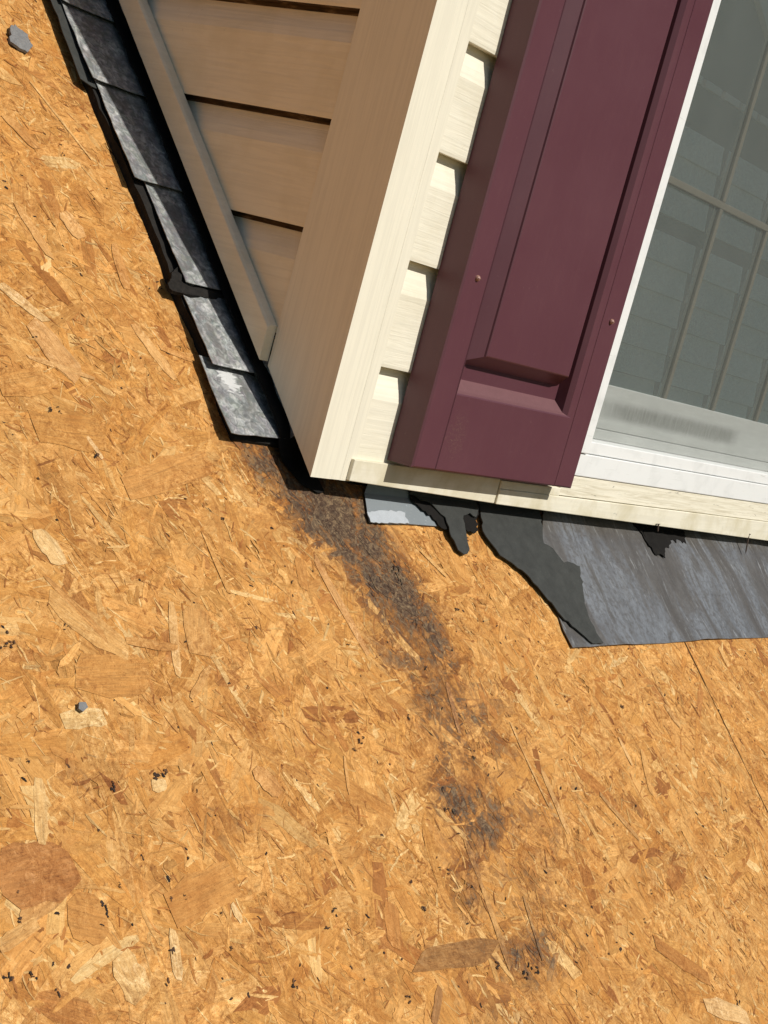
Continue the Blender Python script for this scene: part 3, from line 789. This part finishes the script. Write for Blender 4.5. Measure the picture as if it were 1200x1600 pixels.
B1 = rect(.1812, .3470, .1535, 1.1300, FY + .0024)
F1 = rect(.1820, .3462, .1543, 1.1290, FY + .0004)
F2 = rect(.1832, .3450, .1555, 1.1280, FY - .0004)
ring4(O_, O1, [0, 0, 0, 0]); ring4(O1, O2, [1, 0, 0, 0]); ring4(O2, I_, [1, 0, 0, 0]); ring(I_, B0); ring(B0, B1); ring(B1, F1); ring(F1, F2); m.add(F2, [(0, 1, 2, 3)])
shut = m.build('shutter', [M_maroon, M_maroondust], house); shut['label'] = 'maroon raised panel shutter'
def dome(name, x, z, y, r, h, mat, parent):
    m = MB(); seg = 14; rings = 4; vs = []; fs = []
    for j in range(rings + 1):
        t = j / rings * PI / 2
        for i in range(seg):
            a = 2 * PI * i / seg; vs.append((x + r * math.cos(t) * math.cos(a), y - h * math.sin(t), z + r * math.cos(t) * math.sin(a)))
    for j in range(rings):
        for i in range(seg): fs.append((j * seg + i, j * seg + (i + 1) % seg, (j + 1) * seg + (i + 1) % seg, (j + 1) * seg + i))
    m.add(vs, fs); m.box(x - r * .55, x + r * .55, y - h * 1.03, y - h * .6, z - .0004, z + .0004)
    return m.build(name, mat, parent, 0, True)
for x, z in ((.1310, .2285), (.4005, .2280), (.1310, 1.10), (.4005, 1.10)):
    dome('screw', x, z, FY, .0033, .0034, M_screw, shut)

# ------------------------------------------------------------------ step flashing up the side wall (deck-local)
strip_pts = [(-.060, .079), (-.0625, .10), (-.058, .15), (-.0590, .20), (-.0640, .232), (-.0660, .27), (-.0630, .30), (-.066, .36), (-.070, .42), (-.0755, .50), (-.0755, .58), (-.0770, .66), (-.079, .80), (-.08, 1.2), (-.08, 1.62)]
rg = random.Random(3)
m = MB()
pts = []
for (xa, sa_), (xb, sb) in zip(strip_pts[:-1], strip_pts[1:]):
    k = max(1, int((sb - sa_) / .012))
    for j in range(k):
        t = j / k; pts.append((xa + (xb - xa) * t + rg.gauss(0, .0005), sa_ + (sb - sa_) * t))
vs = []; fs = []
for x, s in pts:
    hgt = .0105 + rg.gauss(0, .0006) - (.005 if s < .09 else 0)
    vs += [(x, s, .0005), (x + rg.gauss(.0005, .0004), s, hgt * .5), (x + rg.gauss(.0004, .0004), s, hgt), (.0135, s, hgt), (.0135, s, .0005)]
n = len(pts)
for i in range(n - 1):
    for j in range(4): fs.append((i * 5 + j, i * 5 + j + 1, (i + 1) * 5 + j + 1, (i + 1) * 5 + j))
fs += [(0, 1, 2, 3, 4), tuple((n - 1) * 5 + j for j in (4, 3, 2, 1, 0))]
m.add(vs, fs)
o = m.build('shingle_strip', M_shingleold); as_thing(o, 'ragged black strip of old shingle left under the metal steps along the side wall', 'shingle strip')

steps = [(-.0745, .0770, .0100), (-.0660, .1560, .0128), (-.0590, .2560, .0128), (-.0745, .3860, .0128), (-.0800, .5190, .0128), (-.0800, .6300, .0128), (-.0800, .745, .0128), (-.0800, .86, .0128)]
words = ['brightest metal step flashing piece, lowest at the wall corner', 'grey metal step flashing piece, second up from the wall corner',
         'grey metal step flashing piece, third up, ending above the torn shingle scrap', 'grey metal step flashing piece, fourth up from the wall corner',
         'grey metal step flashing piece, fifth up, in front of the first siding lap', 'grey metal step flashing piece, topmost in the photo beside the dark strip',
         'grey metal step flashing piece, seventh up the side wall', 'grey metal step flashing piece, eighth up the side wall']
for i, (xl, s0, hn) in enumerate(steps[:7]):
    s1 = s0 + (.118 if i < 2 else .150)
    if i == 0: s1 = s0 + .094
    rg = random.Random(20 + i)
    sk = rg.uniform(-.003, .004)
    def hf(x, s, xl=xl, s0=s0, s1=s1, hn=hn, i=i):
        t = (s - s0) / (s1 - s0)
        hh = hn - .0005 + .0060 * max(0.0, 1 - t) ** 1.5 + wob(x, s, 40, .0008, i) + (.0008 if x < xl + .006 else 0)
        if x > .0105: return (.0105 + (x - .0105) * .05, s, hh + (x - .0105))
        return (x, s, hh)
    o = sheet('step_flashing', [(xl, s0), (xl * .4, s0 + sk * .3), (.0105, s0 + sk), (.024, s0 + sk), (.024, s1), (.0105, s1), (xl + .004, s1)], hf, .0008, M_step, None, .010, .00035, 30 + i, .010)
    as_thing(o, words[i], 'flashing', 'step flashing pieces up the side wall')
fs = [(-.0085, 1.50), (-.0105, .70), (-.0090, .40), (-.0100, .20), (-.0080, .100), (-.0040, .070), (.0060, .052), (.0200, .034), (.0360, .0270), (.0480, .0300), (.0460, .045), (.0400, .060), (.0135, .100), (.0135, 1.50)]  # black sheet added for the deep shade between flashing and trim
def fsh(x, s):
    t = min(1, max(0, (s - .060) / .030))
    return (x, s, .0030 + .0180 * t + wob(x, s, 50, .0016) * t)
o = sheet('gap_shade_strip', fs, fsh, .0010, M_felt, None, .006, .0007, 41, .012)
as_thing(o, 'narrow black strip standing in for the shade in the gap between the step flashing and the side wall trim', 'shade strip')
# lower layer of metal showing beside the fifth and sixth pieces
o = sheet('flashing_underlayer', [(-.0905, .520), (-.078, .514), (-.040, .512), (-.040, .66), (-.0900, .66)], lambda x, s: (x, s, .0112 + wob(x, s, 30, .0006)), .0010, M_membrane, None, .012, .0006, 5)
as_thing(o, 'dark lower layer of metal peeking out left of the topmost step flashing', 'flashing layer')

bump = [(-.0701, .2691), (-.0820, .2520), (-.0785, .2440), (-.0500, .2425), (-.0179, .2475), (.0100, .2560), (.0100, .2720), (-.0368, .2700), (-.0530, .2790)]
o = sheet('shingle_scrap', bump, lambda x, s: (x, s, .0110 + wob(x, s, 60, .003) + .0015 * math.sin(s * 500)), .0045, M_shingleold, None, .004, .0010, 8, .006)
as_thing(o, 'torn black shingle scrap sticking out below the third step flashing', 'shingle scrap')

# ------------------------------------------------------------------ apron flashing and torn membrane under the window
BEND = .0340
def bendy(h0, a=.0012, f=14, z=0):
    def fn(x, s):
        hh = h0 + wob(x, s, f, a, z) + wob(x, s, 60, a * .25, z + 3)
        if s > BEND:       # turned up the wall (vertical leg)
            u = s - BEND
            return (x, BEND + u * math.sin(TH) , max(hh, 0) + u * math.cos(TH))
        return (x, s, hh)
    return fn
metal = [(.4614, .0382), (.4493, .0219), (.4258, -.0134), (.4343, -.0289), (.4020, -.0700), (.3870, -.1100), (.3822, -.1300), (.3835, -.1525), (.4677, -.1508), (.6141, -.1496), (.764, -.1460), (.9312, -.1451), (1.4, -.146), (1.97, -.147), (1.97, .0640), (1.1516, .0640), (.4800, .0640)]
apron = sheet('apron_flashing', metal, bendy(.0036, .0030, 11), .0009, M_apron, None, .02, .0003, 11, .014)
as_thing(apron, 'wide streaked grey metal apron flashing below the window', 'flashing')
memb = [(.3300, .0600), (.3120, .0200), (.3004, -.0042), (.3136, -.0353), (.3499, -.0583), (.3668, -.0814), (.3900, -.1180), (.4273, -.1491), (.4520, -.1490), (.4470, -.1200), (.4497, -.0974), (.4660, -.0700), (.4817, -.0440), (.4640, -.0400), (.4471, -.0407), (.4355, -.0217), (.4202, -.0153), (.4330, .0050), (.4435, .0198), (.4556, .0600)]
o = sheet('torn_membrane', memb, bendy(.0058, .0016, 20, 5), .0016, M_membrane, None, .006, .0011, 12, .010)
as_thing(o, 'torn dark grey membrane with ragged edge lapping the left end of the apron metal', 'membrane')
flap = [(.1841, .0345), (.2164, .0262), (.2331, .0078), (.2300, -.0104), (.2345, -.0320), (.2430, -.0370), (.2510, -.0355), (.2587, -.0300), (.2610, -.0150), (.2630, -.0038), (.2700, .0120), (.2858, .0166), (.2950, .0120), (.3094, .0240), (.3094, .0560), (.2536, .0560), (.21, .0560)]
o = sheet('membrane_flap', flap, lambda x, s: bendy(.0085, .0020, 22, 8)(x, s) if s > -.005 else (x, s, .0085 + wob(x, s, 22, .002, 8) + (-.005 - s) * -.10), .0014, M_membrane, None, .005, .0009, 14, .008)
as_thing(o, 'small pointed dark flap of torn membrane hanging below the shutter', 'membrane')
left = [(.1190, .0560), (.1150, .0370), (.1048, .0093), (.1015, -.0032), (.1400, -.0030), (.1698, -.0014), (.2250, -.0008), (.2350, .0230), (.2400, .0560)]
o = sheet('corner_flashing', left, bendy(.0030, .0008, 20, 2), .0008, M_paint, None, .02, .0002, 15, .01)
as_thing(o, 'smooth blue grey bit of metal flashing under the trim beside the corner stain', 'flashing')
lit = [(.1020, .0085), (.1005, -.0040), (.1280, -.0040), (.1672, -.0015), (.1640, .0060), (.1672, .0110), (.1600, .0128), (.1300, .0115)]
o = sheet('sunlit_patch', lit, lambda x, s: (x, s, .0052 + wob(x, s, 40, .0006)), .0008, M_paintsunlit, None, .004, .0006, 16, .008)  # pale sheet laid on as the sunlit end of the flashing below it
as_thing(o, 'pale grey patch standing in for the sunlit end of the blue grey flashing', 'sunlit patch')
hole = [(.670, .0600), (.676, .028), (.690, .0120), (.692, -.006), (.706, -.0200), (.722, -.0240), (.738, -.0080), (.757, -.0010), (.772, .0070), (.800, .0080), (.812, .0040), (.822, .0150), (.826, .0600)]  # black sheet added in place of a torn hole in the metal
o = sheet('black_scrap', hole, bendy(.0052, .0030, 40, 9), .0010, M_felt, None, .004, .0014, 17, .006)
as_thing(o, 'ragged black sheet standing in for the dark hole in the apron metal under the sill trim', 'felt scrap')
shred = [(.175, .0560), (.190, .0240), (.214, .0060), (.222, -.0040), (.236, -.0085), (.250, -.0040), (.262, .0010), (.270, -.0070), (.280, -.0090), (.292, -.0040), (.300, .0120), (.312, .0260), (.330, .0560)]
o = sheet('black_scrap', shred, bendy(.0060, .0020, 40, 19), .0010, M_felt, None, .004, .0016, 27, .006)
as_thing(o, 'ragged black felt shreds behind the pointed membrane flap below the shutter', 'felt scrap')

# ------------------------------------------------------------------ loose bits
ch1 = [(-.161, .5666), (-.1515, .576), (-.1382, .5674), (-.1369, .5519), (-.1475, .5396), (-.1593, .5427), (-.1658, .547)]
o = sheet('slate_chip', ch1, lambda x, s: (x, s, .0032 + wob(x, s, 90, .003)), .0030, M_chip, None, .003, .0012, 21, .004)
as_thing(o, 'blue grey shingle chip lying on the OSB at the upper left', 'chip')
ch2 = [(-.3443, -.1852), (-.3383, -.1855), (-.3375, -.1897), (-.3435, -.193), (-.3467, -.1903)]
o = sheet('slate_chip', ch2, lambda x, s: (x, s, .0032), .0020, M_chip, None, .003, .0004, 22, .004)
as_thing(o, 'tiny round grey chip on the OSB near the left edge', 'chip')
def nail(name, x, y, z, dx, dz, L, label):
    m = MB(); seg = 8
    ax = Vector((dx, -.25, dz)).normalized(); u = ax.orthogonal().normalized(); v = ax.cross(u)
    p0 = Vector((x, y, z))
    for t0, t1, r0, r1 in ((0, L * .85, .0011, .0011), (L * .85, L, .0011, .0002), (-.0010, 0, .0026, .0026)):
        A = [p0 + ax * t0 + (u * math.cos(2 * PI * i / seg) + v * math.sin(2 * PI * i / seg)) * r0 for i in range(seg)]
        B = [p0 + ax * t1 + (u * math.cos(2 * PI * i / seg) + v * math.sin(2 * PI * i / seg)) * r1 for i in range(seg)]
        m.hexa([tuple(p) for p in A], [tuple(p) for p in B])
    return tag(m.build(name, M_nail), label, 'nail', 'bent nails under the sill trim')
nail('nail', .6980, -.0100, -.0085, .0, -1, .010, 'short rusty nail tip under the sill trim above the black hole sheet')
nail('nail', .9930, -.0060, -.0100, -.25, -1, .030, 'long rusty nail hanging bent below the sill trim at the right')

# ------------------------------------------------------------------ the neighbouring wall of shakes that the window mirrors
NY = -2.30
nb = empty('neighbour_wall', (2.4, NY, -2.2))
tag(nb, 'tall wall of grey shakes with dark bands, mirrored in the window glass', 'wall', kind='thing')
m = MB(); cols = []
rg = random.Random(4)
def nbox(x0, x1, z0, z1, d0, d1, c):
    # a shake: bottom edge proud by d0, top edge by d1; facing the window
    m.add([(x0, d0, z0), (x1, d0, z0), (x1, d1, z1), (x0, d1, z1), (x0, 0, z0), (x1, 0, z0)], [(0, 1, 2, 3), (4, 5, 1, 0), (1, 5, 2), (4, 0, 3)])
    cols.extend([c] * 4)
row = .1270
def shakes(z0, z1):
    r = 0; z = z1 - row
    while z > z0 - .01:
        x = -.013 + rg.uniform(-.015, .015)
        while x < 8.6:
            g = rg.uniform(.78, .92)
            nbox(x + .052, x + .500, z + .002, z + row, .022, .006, (g * .95, g, g * .96)); x += .500
        z -= row
Z0 = 2.2
shakes(-1.2 + Z0, .792 + Z0)
shakes(.862 + Z0, 1.243 + Z0)
o = m.build('shake_cladding', M_shingle, nb)
A = o.data.attributes.new('tint', 'FLOAT_COLOR', 'CORNER')
arr = []
for c, p in zip(cols, o.data.polygons): arr += [c[0], c[1], c[2], 1.0] * p.loop_total
A.data.foreach_set('color', arr)
m = MB(); m.box(-.6, 8.8, -.25, -.001, -.5, 4.9); m.build('wall', M_wallfar, nb)
m = MB(); x = .10
while x < 8.4:
    m.box(x, x + .150, 0, .02, 1.425 + Z0, 1.455 + Z0); x += .185
m.build('frieze_blocks', M_fascia, nb)
m = MB()
m.add([(2.15, .001, 1.98 + Z0), (2.35, .001, 1.98 + Z0), (2.75, .001, 1.78 + Z0), (3.3, .001, 1.70 + Z0), (3.3, .001, 1.60 + Z0), (2.70, .001, 1.68 + Z0),
       (2.15, .03, 1.98 + Z0), (2.35, .03, 1.98 + Z0), (2.75, .03, 1.78 + Z0), (3.3, .03, 1.70 + Z0), (3.3, .03, 1.60 + Z0), (2.70, .03, 1.68 + Z0)],
      [(0, 1, 2, 3, 4, 5), (11, 10, 9, 8, 7, 6)] + [(i, (i + 1) % 6, 6 + (i + 1) % 6, 6 + i) for i in range(6)])
m.build('bargeboard', M_fascia, nb)

# ground far below
m = MB(); m.add([(-150, -150, -6), (150, -150, -6), (150, 150, -6), (-150, 150, -6)], [(0, 1, 2, 3)])
tag(m.build('ground', M_grass), kind='structure')
